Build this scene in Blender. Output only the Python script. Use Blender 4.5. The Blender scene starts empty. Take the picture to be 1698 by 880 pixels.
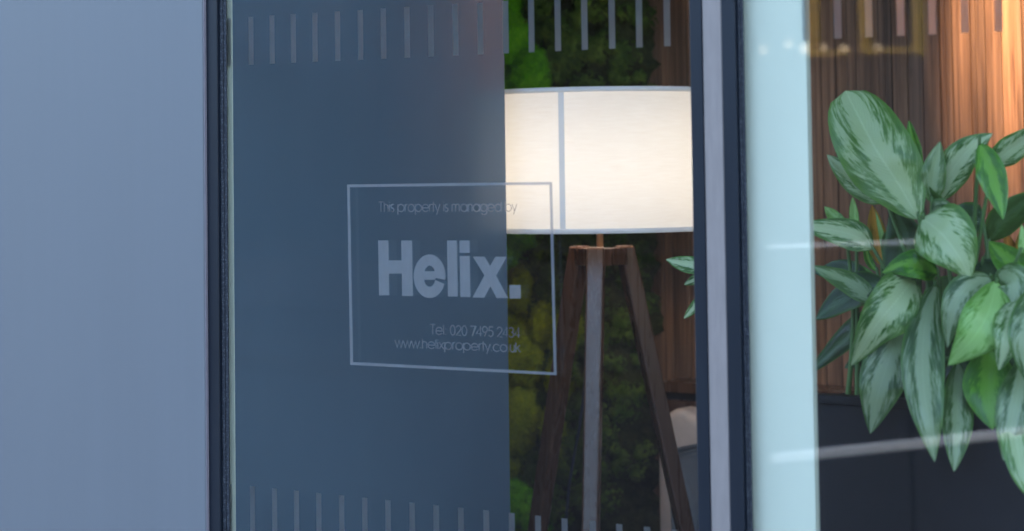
import bpy, bmesh, math, random
from mathutils import Vector, Matrix
random.seed(7)
S = bpy.context.scene
C = S.collection
PI = math.pi

# ------------------------------------------------------------------ camera
# vanishing points of the shop front (left) and of the verticals (up), principal point: the photo is a crop
PX, PY = 849.0, 110.0
V1 = (-4000.0, 360.0)
V2 = (-95.0, -69960.0)
F = math.sqrt(-((V1[0]-PX)*(V2[0]-PX) + (V1[1]-PY)*(V2[1]-PY)))
d1 = Vector(((V1[0]-PX)/F, -(V1[1]-PY)/F, -1)).normalized()
d2 = Vector(((V2[0]-PX)/F, -(V2[1]-PY)/F, -1)).normalized()
Xc = -d1
Zc = (d2 - d2.dot(Xc)*Xc).normalized()
Yc = Zc.cross(Xc)
R = Matrix((Xc, Yc, Zc))
CAM = Vector((0, -2.44, 1.30))
cd = bpy.data.cameras.new('camera')
cam = bpy.data.objects.new('camera', cd); C.objects.link(cam)
cam.matrix_world = Matrix.Translation(CAM) @ R.to_4x4()
cd.sensor_width = 36; cd.lens = F*36/1698
cd.shift_y = -(440-PY)/1698
cd.clip_start = 0.05; cd.clip_end = 2000
cd.dof.use_dof = True; cd.dof.focus_distance = 3.45; cd.dof.aperture_fstop = 4.2
S.camera = cam

# ------------------------------------------------------------------ light
SUN_EL, SUN_AZ = math.radians(42), math.radians(20)      # behind the building, so the front is in shade
w = bpy.data.worlds.new('World'); S.world = w; w.use_nodes = True
nt = w.node_tree; nt.nodes.clear()
sky = nt.nodes.new('ShaderNodeTexSky'); sky.sky_type = 'NISHITA'; sky.sun_disc = False
sky.sun_elevation = SUN_EL; sky.sun_rotation = SUN_AZ; sky.air_density = 1.0; sky.dust_density = 1.5; sky.ozone_density = 0.3
bg = nt.nodes.new('ShaderNodeBackground'); bg.inputs[1].default_value = 0.15
ow = nt.nodes.new('ShaderNodeOutputWorld')
nt.links.new(sky.outputs[0], bg.inputs[0]); nt.links.new(bg.outputs[0], ow.inputs[0])
sl = bpy.data.lights.new('sun', 'SUN'); sl.energy = 0.6; sl.angle = math.radians(18); sl.color = (1, .95, .88)
sun = bpy.data.objects.new('sun', sl); C.objects.link(sun)
sdir = Vector((math.sin(SUN_AZ)*math.cos(SUN_EL), math.cos(SUN_AZ)*math.cos(SUN_EL), math.sin(SUN_EL)))
sun.rotation_euler = sdir.to_track_quat('Z', 'Y').to_euler(); sun.location = (0, 0, 20)
S.view_settings.view_transform = 'Standard'; S.view_settings.look = 'None'
S.view_settings.exposure = 3.0; S.view_settings.gamma = 1; S.view_settings.use_curve_mapping = False
S.cycles.max_bounces = 10; S.cycles.transparent_max_bounces = 24; S.cycles.caustics_reflective = False; S.cycles.caustics_refractive = False
S.cycles.use_denoising = True; S.cycles.sample_clamp_indirect = 4

# ------------------------------------------------------------------ helpers
def W(px, py, Y):                                          # point on the plane y = Y seen at a place in the photograph
    d = R @ Vector(((px-PX)/F, -(py-PY)/F, -1))
    return CAM + d*((Y-CAM.y)/d.y)
def WX(px, Y, py=440): return W(px, py, Y).x
def WZ(px, py, Y): return W(px, py, Y).z
def pxm(p):                                                # metres per photo pixel at a point
    return -((R.transposed() @ (p-CAM)).z)/F

def tag(o, label=None, cat=None, group=None, kind=None):
    if label: o['label'] = label
    if cat: o['category'] = cat
    if group: o['group'] = group
    if kind: o['kind'] = kind
    return o
def empty(name, loc, label, cat, group=None):
    o = bpy.data.objects.new(name, None); C.objects.link(o); o.location = loc; o.empty_display_size = .05
    return tag(o, label, cat, group)
def link(name, me, m, parent=None, smooth=False):
    o = bpy.data.objects.new(name, me); C.objects.link(o)
    if m and not me.materials: me.materials.append(m)
    if smooth:
        for p in me.polygons: p.use_smooth = True
    if parent:
        o.parent = parent
        q = parent; mw = Matrix()
        while q: mw = q.matrix_basis @ mw if q.parent is None else q.matrix_parent_inverse @ q.matrix_basis @ mw; q = q.parent
        o.matrix_parent_inverse = mw.inverted()
    return o
def fin(name, bm, m, parent=None, smooth=False, bevel=0, seg=2):
    if bevel: bmesh.ops.bevel(bm, geom=bm.edges[:], offset=bevel, segments=seg, affect='EDGES', profile=.5)
    bmesh.ops.recalc_face_normals(bm, faces=bm.faces[:])
    me = bpy.data.meshes.new(name); bm.to_mesh(me); bm.free()
    return link(name, me, m, parent, smooth)
def bx(bm, x0, x1, y0, y1, z0, z1):
    vs = [bm.verts.new((x, y, z)) for x in (x0, x1) for y in (y0, y1) for z in (z0, z1)]
    for f in ((0,1,3,2), (4,6,7,5), (0,4,5,1), (2,3,7,6), (0,2,6,4), (1,5,7,3)): bm.faces.new([vs[i] for i in f])
def box(name, x0, x1, y0, y1, z0, z1, m, parent=None, bevel=0):
    bm = bmesh.new(); bx(bm, min(x0,x1), max(x0,x1), min(y0,y1), max(y0,y1), min(z0,z1), max(z0,z1))
    return fin(name, bm, m, parent, bevel=bevel)
def tube_bm(bm, pts, rad, n=8, cap=True):
    rs = rad if isinstance(rad, (list, tuple)) else [rad]*len(pts)
    rings = []
    for i, p in enumerate(pts):
        t = (pts[min(i+1, len(pts)-1)] - pts[max(i-1, 0)]).normalized()
        a = t.orthogonal().normalized() if i == 0 else (rings_a - rings_a.dot(t)*t).normalized()
        rings_a = a; b = t.cross(a)
        rings.append([bm.verts.new(p + (a*math.cos(2*PI*k/n) + b*math.sin(2*PI*k/n))*rs[i]) for k in range(n)])
    for r0, r1 in zip(rings, rings[1:]):
        for k in range(n): bm.faces.new((r0[k], r0[(k+1) % n], r1[(k+1) % n], r1[k]))
    if cap:
        bm.faces.new(rings[0][::-1]); bm.faces.new(rings[-1])
def tube(name, pts, rad, m, parent=None, n=8):
    bm = bmesh.new(); tube_bm(bm, pts, rad, n); return fin(name, bm, m, parent, smooth=True)
def lathe(name, prof, loc, m, parent=None, n=48, smooth=True, closed=False):
    bm = bmesh.new(); rings = []
    for r, z in prof: rings.append([bm.verts.new((loc[0]+r*math.cos(2*PI*k/n), loc[1]+r*math.sin(2*PI*k/n), loc[2]+z)) for k in range(n)])
    pr = list(zip(rings, rings[1:]))
    if closed: pr.append((rings[-1], rings[0]))
    for r0, r1 in pr:
        for k in range(n): bm.faces.new((r0[k], r0[(k+1) % n], r1[(k+1) % n], r1[k]))
    return fin(name, bm, m, parent, smooth)
def catmull(P, n):
    out = []; m = len(P)-1
    for i in range(n+1):
        u = i/n*m; k = min(int(u), m-1); t = u-k
        p0 = P[max(k-1, 0)]; p1 = P[k]; p2 = P[k+1]; p3 = P[min(k+2, m)]
        out.append(tuple(.5*(2*b + (c-a)*t + (2*a-5*b+4*c-d)*t*t + (3*b-a-3*c+d)*t**3) for a, b, c, d in zip(p0, p1, p2, p3)))
    return out

# ------------------------------------------------------------------ materials
def newmat(name):
    m = bpy.data.materials.new(name); m.use_nodes = True
    n = m.node_tree; n.nodes.clear()
    o = n.nodes.new('ShaderNodeOutputMaterial')
    return m, n, o
class G:                                                   # tiny node-graph writer
    def __init__(s, n): s.n = n
    def __call__(s, typ, out=0, props={}, **kw):
        nd = s.n.nodes.new('ShaderNode'+typ)
        for k, v in props.items(): setattr(nd, k, v)
        for k, v in kw.items():
            key = int(k[1:]) if k[0] == 'i' and k[1:].isdigit() else k.replace('_', ' ')
            sk = nd.inputs[key]
            if isinstance(v, bpy.types.NodeSocket): s.n.links.new(v, sk)
            else: sk.default_value = v if not (isinstance(v, tuple) and len(v) == 3 and sk.type == 'RGBA') else (*v, 1)
        return nd.outputs[out]
    def ramp(s, fac, stops, interp='LINEAR'):
        nd = s.n.nodes.new('ShaderNodeValToRGB'); cr = nd.color_ramp; cr.interpolation = interp
        while len(cr.elements) < len(stops): cr.elements.new(.5)
        for e, (p, c) in zip(cr.elements, stops): e.position = p; e.color = (*c, 1) if len(c) == 3 else c
        s.n.links.new(fac, nd.inputs[0]); return nd.outputs[0]
    def math(s, op, a, b=0.0, c=0.0):
        return s('Math', props={'operation': op}, i0=a, i1=b, i2=c)
    def mix(s, f, a, b, blend='MIX'):
        nd = s.n.nodes.new('ShaderNodeMix'); nd.data_type = 'RGBA'; nd.blend_type = blend
        for sk, v in ((nd.inputs[0], f), (nd.inputs[6], a), (nd.inputs[7], b)):
            if isinstance(v, bpy.types.NodeSocket): s.n.links.new(v, sk)
            else: sk.default_value = v if not isinstance(v, tuple) else (*v, 1)
        return nd.outputs[2]
    def coord(s, which='Object', scale=(1, 1, 1), loc=None):
        tc = s.n.nodes.new('ShaderNodeTexCoord')
        mp = s.n.nodes.new('ShaderNodeMapping'); mp.inputs['Scale'].default_value = scale
        s.n.links.new(tc.outputs[which], mp.inputs['Vector'])
        if loc is not None: s.n.links.new(loc, mp.inputs['Location'])
        return mp.outputs[0]
def painted(name, col, rough=.45, metallic=0, var=.12, scale=(6, 6, 1.2), bump=.02, spec=.5, bscale=(300, 300, 300)):
    m, n, o = newmat(name); g = G(n)
    nz = g('TexNoise', Vector=g.coord('Object', scale), Scale=3.0, Detail=6.0, Roughness=.6)
    lo = tuple(c*(1-var) for c in col); hi = tuple(min(1, c*(1+var)) for c in col)
    c = g.ramp(nz, [(.3, lo), (.7, hi)])
    b = g('Bump', Strength=bump, Distance=.002, Height=g('TexNoise', Vector=g.coord('Object', bscale), Scale=1.0, Detail=3.0))
    r = g.math('MULTIPLY_ADD', nz, .12, rough-.06)
    p = g('BsdfPrincipled', Base_Color=c, Roughness=r, Metallic=metallic, Normal=b, Specular_IOR_Level=spec)
    n.links.new(p, o.inputs[0]); return m
M = {}
M['cladding'] = painted('cladding', (.143, .147, .152), .5, .0, .02, (14, 14, .5), .03)
M['cladding_edge'] = painted('cladding_edge', (.20, .17, .18), .5, 0, .12, (60, 60, 20), .05)
M['frame'] = painted('frame', (.006, .0095, .016), .42, 0, .1, (30, 30, 2), .03, .35)
M['strip'] = painted('strip', (.25, .205, .18), .6, 0, .10, (40, 40, 6), .06)
M['pale'] = painted('pale', (.74, .73, .55), .6, 0, .03, (4, 4, 1), .01)
M['return'] = painted('return', (.132, .190, .235), .24, 0, .03, (3, 3, 1), .03, .6, (30, 30, 30))
M['planter'] = painted('planter', (.0085, .0075, .009), .55, 0, .12, (20, 20, 10), .05, .3)
M['soil'] = painted('soil', (.03, .02, .014), .95, 0, .5, (40, 40, 40), .5)
M['room'] = painted('room', (.11, .085, .075), .8, 0, .06, (1, 1, 1), .02)
M['floor'] = painted('floor', (.11, .085, .07), .5, 0, .15, (1, 12, 1), .02)
M['asphalt'] = painted('asphalt', (.024, .024, .026), .9, 0, .25, (3, 3, 3), .3, .1)
M['paving'] = painted('paving', (.42, .41, .39), .85, 0, .15, (2, 2, 2), .2)
M['kerb'] = painted('kerb', (.12, .12, .12), .85, 0, .12, (2, 2, 2), .2)
M['dark_wall'] = painted('dark_wall', (.022, .022, .026), .9, 0, .2, (1, 1, 1), .1, .1)
M['dark_glass'] = painted('dark_glass', (.008, .009, .011), .3, 0, .1, (1, 1, 1), .0, .15)
M['yellow'] = painted('yellow', (.42, .25, .02), .6, 0, .1, (4, 4, 4), .05)
M['white_stone'] = painted('white_stone', (.78, .77, .74), .5, 0, .06, (8, 8, 8), .05)
M['brass'] = painted('brass', (.62, .42, .25), .3, .8, .05, (10, 10, 10), .0)
def trim_tape():
    m, n, o = newmat('trim'); g = G(n)
    a = g('MixShader', i0=.80, i1=g('BsdfTranslucent', Color=(.95, .97, 1.0)), i2=g('BsdfDiffuse', Color=(.80, .84, .86)))
    n.links.new(g('MixShader', i0=.62, i1=g('BsdfTransparent', Color=(1, 1, 1)), i2=a), o.inputs[0]); return m
M['trim'] = trim_tape()
M['cord'] = painted('cord', (.03, .035, .05), .5)
M['upholstery'] = painted('upholstery', (.62, .47, .38), .85, 0, .06, (20, 20, 20), .3)
M['upholstery_grey'] = painted('upholstery_grey', (.16, .165, .17), .85, 0, .08, (20, 20, 20), .3)

def gasket():
    m, n, o = newmat('gasket'); g = G(n)
    tc = g.coord('Object', (1, 1, 1))
    v = g('TexVoronoi', 0, {'feature': 'F1'}, Vector=g.coord('Object', (260, 260, 260)), Scale=1.0)
    c = g.ramp(v, [(.15, (.075, .08, .09)), (.45, (.016, .019, .026))])
    p = g('BsdfPrincipled', Base_Color=c, Roughness=.7, Normal=g('Bump', Strength=.6, Distance=.002, Height=v))
    n.links.new(p, o.inputs[0]); return m
M['gasket'] = gasket()
def wood(name, dark, mid, light, gs=(130, 130, 2.6), rough=.45):
    m, n, o = newmat(name); g = G(n)
    oi = n.nodes.new('ShaderNodeObjectInfo')
    off = g('CombineXYZ', X=g.math('MULTIPLY', oi.outputs['Random'], 37.0), Y=3.0, Z=g.math('MULTIPLY', oi.outputs['Random'], 11.0))
    v = g.coord('Object', gs, off)
    a = g('TexNoise', Vector=v, Scale=1.0, Detail=8.0, Roughness=.62, Distortion=.6)
    k = g('TexNoise', Vector=g.coord('Object', (14, 14, 2.0), off), Scale=1.0, Detail=3.0, Distortion=1.6)
    f = g.math('ADD', g.math('MULTIPLY', a, .7), g.math('MULTIPLY', k, .3))
    c = g.ramp(f, [(.34, dark), (.5, mid), (.66, light)])
    tone = g.ramp(oi.outputs['Random'], [(0, (.55, .55, .58)), (.4, (.9, .86, .84)), (.75, (1.12, 1.05, 1.0)), (1, (1.35, 1.25, 1.15))])
    c = g.mix(1.0, c, tone, 'MULTIPLY')
    p = g('BsdfPrincipled', Base_Color=c, Roughness=g.math('MULTIPLY_ADD', a, .3, rough-.15), Normal=g('Bump', Strength=.25, Distance=.002, Height=a))
    n.links.new(p, o.inputs[0]); return m
M['slat'] = wood('slat', (.06, .028, .016), (.155, .081, .045), (.27, .145, .085))
M['walnut'] = wood('walnut', (.08, .037, .021), (.10, .047, .027), (.122, .058, .033), (50, 50, 4), .28)

def glass():
    m, n, o = newmat('glass'); g = G(n)
    geo = n.nodes.new('ShaderNodeNewGeometry')
    ior = g.math('MULTIPLY_ADD', geo.outputs['Backfacing'], 1/1.52-1.52, 1.52)
    fr = g('Fresnel', IOR=ior)
    wav = g('TexNoise', Vector=g.coord('Object', (1, 1, 1)), Scale=2.2, Detail=1.0)
    nb = g('Bump', Strength=.05, Distance=.01, Height=wav)
    gl = g('BsdfGlossy', Color=(1, 1, 1), Roughness=.012, Normal=nb)
    tr = g('BsdfTransparent', Color=(.975, .99, .99))
    mx = g('MixShader', i0=fr, i1=tr, i2=gl)
    n.links.new(mx, o.inputs[0]); return m
M['glass'] = glass()
def etched(name, alpha, trans, diff, tcol, dcol):
    m, n, o = newmat(name); g = G(n)
    t = g('BsdfTranslucent', Color=tcol); d = g('BsdfDiffuse', Color=dcol)
    a = g('MixShader', i0=diff/(trans+diff), i1=t, i2=d)
    r = g('TexNoise', Vector=g.coord('Object', (90, 90, 40)), Scale=1.0, Detail=4.0)
    al = g.math('MULTIPLY_ADD', r, .14, alpha-.07)
    mx = g('MixShader', i0=al, i1=g('BsdfTransparent', Color=(1, 1, 1)), i2=a)
    n.links.new(mx, o.inputs[0]); return m
def etched_film():
    m, n, o = newmat('etched'); g = G(n)
    rf = g('BsdfRefraction', Color=(.93, .93, .93), Roughness=.45, IOR=1.35)
    a = g('MixShader', i0=.36, i1=rf, i2=g('MixShader', i0=.40, i1=g('BsdfTranslucent', Color=(.9, .9, .9)), i2=g('BsdfDiffuse', Color=(.42, .42, .42))))
    r = g('TexNoise', Vector=g.coord('Object', (90, 90, 40)), Scale=1.0, Detail=4.0)
    n.links.new(g('MixShader', i0=g.math('MULTIPLY_ADD', r, .14, .58), i1=g('BsdfTransparent', Color=(1, 1, 1)), i2=a), o.inputs[0]); return m
M['etched'] = etched_film()
M['vinyl'] = etched('vinyl', .66, .35, .65, (.8, .8, .8), (.27, .28, .28))
M['vinyl_fine'] = etched('vinyl_fine', .50, .35, .65, (.8, .8, .8), (.25, .26, .26))
def fabric():
    m, n, o = newmat('shade_fabric'); g = G(n)
    wv = g('TexNoise', Vector=g.coord('Object', (30, 30, 400)), Scale=1.0, Detail=3.0)
    wv2 = g('TexNoise', Vector=g.coord('Object', (4, 4, 3)), Scale=1.0, Detail=3.0)
    c = g.ramp(g.math('ADD', g.math('MULTIPLY', wv, .5), g.math('MULTIPLY', wv2, .5)), [(.3, (.80, .77, .73)), (.7, (.88, .87, .85))])
    t = g('BsdfTranslucent', Color=c); d = g('BsdfDiffuse', Color=c)
    n.links.new(g('MixShader', i0=.45, i1=t, i2=d), o.inputs[0]); return m
M['shade'] = fabric()
def emit(name, col, s):
    m, n, o = newmat(name); g = G(n)
    n.links.new(g('Emission', Color=col, Strength=s), o.inputs[0]); return m
M['bulb'] = emit('bulb', (1, .84, .68), 13)
M['globe'] = emit('globe', (1, .72, .46), 3)
M['far_bulb'] = emit('far_bulb', (1, .74, .48), .75)

def moss(name, cols, sc=60, bump=1.0):
    m, n, o = newmat(name); g = G(n)
    a = g('TexNoise', Vector=g.coord('Object'), Scale=sc, Detail=6.0, Roughness=.7)
    b = g('TexNoise', Vector=g.coord('Object'), Scale=sc*.12, Detail=3.0)
    f = g.math('ADD', g.math('MULTIPLY', a, .6), g.math('MULTIPLY', b, .4))
    c = g.ramp(f, [(.36, cols[0]), (.5, cols[1]), (.64, cols[2])])
    p = g('BsdfPrincipled', Base_Color=c, Roughness=.9, Normal=g('Bump', Strength=bump, Distance=.01, Height=a), Specular_IOR_Level=.1)
    n.links.new(p, o.inputs[0]); return m
M['moss_bright'] = moss('moss_bright', ((.05, .18, .002), (.11, .37, .004), (.20, .48, .012)), 160, .8)
M['moss_olive'] = moss('moss_olive', ((.09, .115, .003), (.20, .24, .006), (.31, .35, .012)), 160, .8)
M['moss_dark'] = moss('moss_dark', ((.012, .014, .005), (.03, .034, .012), (.06, .062, .02)), 40, 1)
M['moss_leaf'] = moss('moss_leaf', ((.018, .038, .006), (.055, .095, .014), (.14, .19, .03)), 25, 0)

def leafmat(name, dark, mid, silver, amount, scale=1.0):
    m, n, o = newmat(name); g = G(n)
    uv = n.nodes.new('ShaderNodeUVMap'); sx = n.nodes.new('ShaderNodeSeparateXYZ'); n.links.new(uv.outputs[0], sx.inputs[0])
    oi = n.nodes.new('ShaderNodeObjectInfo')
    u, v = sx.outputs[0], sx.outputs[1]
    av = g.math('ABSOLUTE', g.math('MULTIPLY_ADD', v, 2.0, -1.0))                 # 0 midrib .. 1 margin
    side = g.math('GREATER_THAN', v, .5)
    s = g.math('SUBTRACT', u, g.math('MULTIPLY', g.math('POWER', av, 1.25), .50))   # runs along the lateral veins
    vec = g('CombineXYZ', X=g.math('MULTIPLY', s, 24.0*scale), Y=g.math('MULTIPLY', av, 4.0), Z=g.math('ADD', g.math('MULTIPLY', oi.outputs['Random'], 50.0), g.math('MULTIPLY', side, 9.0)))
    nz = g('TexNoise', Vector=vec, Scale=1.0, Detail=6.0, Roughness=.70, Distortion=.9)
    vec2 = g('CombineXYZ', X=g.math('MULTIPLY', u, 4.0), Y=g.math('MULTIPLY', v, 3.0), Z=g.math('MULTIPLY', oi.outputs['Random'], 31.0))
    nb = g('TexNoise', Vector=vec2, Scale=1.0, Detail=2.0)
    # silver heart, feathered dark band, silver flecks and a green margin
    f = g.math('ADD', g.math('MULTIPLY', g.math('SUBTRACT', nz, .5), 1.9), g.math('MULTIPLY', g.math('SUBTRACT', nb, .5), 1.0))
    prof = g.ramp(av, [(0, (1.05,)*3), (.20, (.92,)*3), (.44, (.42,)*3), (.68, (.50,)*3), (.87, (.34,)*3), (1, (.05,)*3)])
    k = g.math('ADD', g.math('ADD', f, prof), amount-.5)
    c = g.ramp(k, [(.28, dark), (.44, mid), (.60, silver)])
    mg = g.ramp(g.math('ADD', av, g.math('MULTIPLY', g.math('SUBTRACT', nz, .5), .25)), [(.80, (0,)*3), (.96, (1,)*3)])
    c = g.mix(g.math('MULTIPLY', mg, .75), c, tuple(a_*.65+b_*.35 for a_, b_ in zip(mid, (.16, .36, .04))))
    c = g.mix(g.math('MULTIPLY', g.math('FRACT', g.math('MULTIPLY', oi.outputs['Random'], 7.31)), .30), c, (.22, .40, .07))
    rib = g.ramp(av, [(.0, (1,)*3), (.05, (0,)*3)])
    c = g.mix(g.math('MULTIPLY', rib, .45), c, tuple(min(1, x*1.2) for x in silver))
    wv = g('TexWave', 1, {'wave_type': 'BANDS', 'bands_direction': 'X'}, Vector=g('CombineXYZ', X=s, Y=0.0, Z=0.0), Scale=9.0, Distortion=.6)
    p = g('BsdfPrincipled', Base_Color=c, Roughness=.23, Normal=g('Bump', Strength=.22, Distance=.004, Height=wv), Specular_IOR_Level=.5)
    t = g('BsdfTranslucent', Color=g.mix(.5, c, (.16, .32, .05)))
    n.links.new(g('MixShader', i0=.25, i1=p, i2=t), o.inputs[0]); return m
M['leaf_silver'] = leafmat('leaf_silver', (.035, .115, .022), (.15, .29, .075), (.60, .70, .37), .52)
M['leaf_grey'] = leafmat('leaf_grey', (.028, .075, .020), (.10, .18, .06), (.38, .46, .25), .47)
M['leaf_green'] = leafmat('leaf_green', (.035, .16, .008), (.10, .34, .015), (.20, .46, .04), .34)
M['leaf_lime'] = leafmat('leaf_lime', (.09, .26, .03), (.22, .48, .08), (.44, .72, .22), .58)
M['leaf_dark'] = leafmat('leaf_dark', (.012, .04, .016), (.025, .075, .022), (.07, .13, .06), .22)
M['leaf_orange'] = leafmat('leaf_orange', (.30, .14, .02), (.70, .22, .03), (.85, .34, .05), .45)
M['stem'] = painted('stem', (.10, .19, .05), .5, 0, .2, (30, 30, 10), .05)

# ------------------------------------------------------------------ ground, street and shell
def slab(name, x0, x1, y0, y1, z0, z1, m): return tag(box(name, x0, x1, y0, y1, z0, z1, m), kind='structure')
g_ = bmesh.new(); bmesh.ops.create_grid(g_, x_segments=4, y_segments=4, size=400)
for v in g_.verts: v.co.z = -.14
tag(fin('ground', g_, M['asphalt']), kind='structure')
slab('pavement', -60, 60, -3.3, .0, -.30, 0, M['paving'])
slab('kerb', -60, 60, -3.46, -3.303, -.30, .003, M['kerb'])
slab('far_pavement', -60, 60, -14, -9.6, -.30, 0, M['asphalt'])
ZT = 2.75
slab('floor', -4.2, 4.2, .10, 2.6, -.2, .02, M['floor'])
slab('ceiling', -4.3, 4.3, .12, 2.7, ZT, ZT+.2, M['room'])
slab('wall_back', -4.2, 4.2, 2.5, 2.65, .02, ZT-.003, M['room'])
slab('wall_left', -4.35, -4.203, .12, 2.65, .02, ZT-.003, M['room'])
slab('wall_right', 4.203, 4.35, .12, 2.65, .02, ZT-.003, M['room'])

# ------------------------------------------------------------------ shop front
xa = WX(338, -.016)
t = empty('metal_wall', (xa-1.5, 0, 0), 'wide smooth blue grey metal cladding panel left of the window', 'wall')
box('panel', -6, xa, -.016, .10, -.02, 3.3, M['cladding'], t, .0015)
box('edge_trim', xa+.0005, WX(341, -.0145), -.0145, .08, -.02, 3.3, M['cladding_edge'], t)
t = empty('fascia', (0, 0, ZT), 'dark fascia panel over the shop windows', 'wall')
box('panel', WX(341, -.0145)+.003, 6, -.02, .115, ZT-.05, 3.3, M['frame'], t)
t = empty('roof', (0, 1.3, 3.3), 'flat roof of the shop', 'roof')
box('deck', -6, 6, -.05, 2.8, 3.303, 3.5, M['frame'], t)
t = empty('low_wall', (0, .05, 0), 'dark plinth under the shop windows', 'wall')
box('panel', WX(341, -.0145)+.003, 6, -.012, .095, -.02, .12, M['frame'], t)

ZB, ZTT = .123, ZT-.053
def window(label, fx0, fx1, gk, pane_x1, right=None):
    t = empty('shop_window', (fx0, 0, ZB), label, 'window')
    box('stile', fx0, fx1, -.010, .05, ZB, ZTT, M['frame'], t, .001)
    gm = bmesh.new()                                       # ribbed glazing gasket: two rounded beads
    gx0, gx1 = fx1+.0005, gk
    for a, b, y in ((gx0, gx0+(gx1-gx0)*.48, -.0045), (gx0+(gx1-gx0)*.52, gx1, -.0025)):
        bx(gm, a, b, y, -.0003, ZB, ZTT)
    fin('gasket', gm, M['gasket'], t, bevel=.001)
    if right: box('stile', right[0], right[1], -.010, .05, ZB, ZTT, M['frame'], t, .001)
    pane = box('pane', fx1+.0005, pane_x1, 0, .008, ZB, ZTT, M['glass'], t)
    return t, pane
s0, s1 = WX(342, -.010), WX(362, -.010)
r0, r1 = WX(1150, -.010), WX(1170, -.010)
w1, pane1 = window('narrow shop window in front of the floor lamp, with a framed notice on it', s0, s1, WX(377, -.0025), r0-.0005, (r0, r1))
t = empty('mullion_cover', (r1+.02, 0, ZB), 'lavender grey upright strip between the two dark window frames', 'mullion')
q0, q1 = r1+.0008, WX(1203, -.0085)
box('cover_strip', q0, q1, -.0085, .05, ZB, ZTT, M['strip'], t, .0008)
p0, p1 = q1+.0008, WX(1226, -.010)
w2, pane2 = window('shop window at the right with a leafy plant behind it', p0, p1, WX(1239, -.0025), 2.6, (2.6005, 2.66))
t = empty('metal_wall', (4.3, 0, 0), 'metal cladding right of the shop windows', 'wall')
box('panel', 2.661, 6, -.016, .10, -.02, 3.3, M['cladding'], t)

# etched safety bars on the inner face of the panes
GY = .0098
def bar(pane, x, yt, yb, wpx):
    a = W(x, yb, GY); h = W(x, yt, GY).z if yt is not None else None
    hw = wpx/2*pxm(a)*1.22
    bm = bmesh.new()
    z1 = h; z0 = a.z
    bx(bm, a.x-hw, a.x+hw, GY, GY+.0003, z0, z1)
    bm.faces.ensure_lookup_table()
    fin('etched_bar', bm, M['etched'], pane)
xs = [379] + [330+v/3.26 for v in (282, 396, 511, 628, 750, 874, 998, 1126, 1255, 1388, 1522, 1659)] + [780+v/3.521 for v in (358, 512, 668, 828, 987, 1150)]
for x in xs: bar(pane1, x, 27.6-.0626*(x-416), 107-.0445*(x-416), 8.6+(x-416)*.0022)
for x in (1337, 1389.5, 1441, 1493.8, 1546.3, 1600, 1656): bar(pane2, x, 27.6-.0626*(x-416), 107-.0445*(x-416), 11.2)
for x in (381, 419, 455.6, 492, 529, 567, 605.5, 644, 684, 724, 765, 807, 849.5, 893, 937, 984, 1028, 1074, 1120):
    y = 806+.1035*(x-419); bar(pane1, x, y, y+82, 8.6+(x-416)*.0022)

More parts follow.
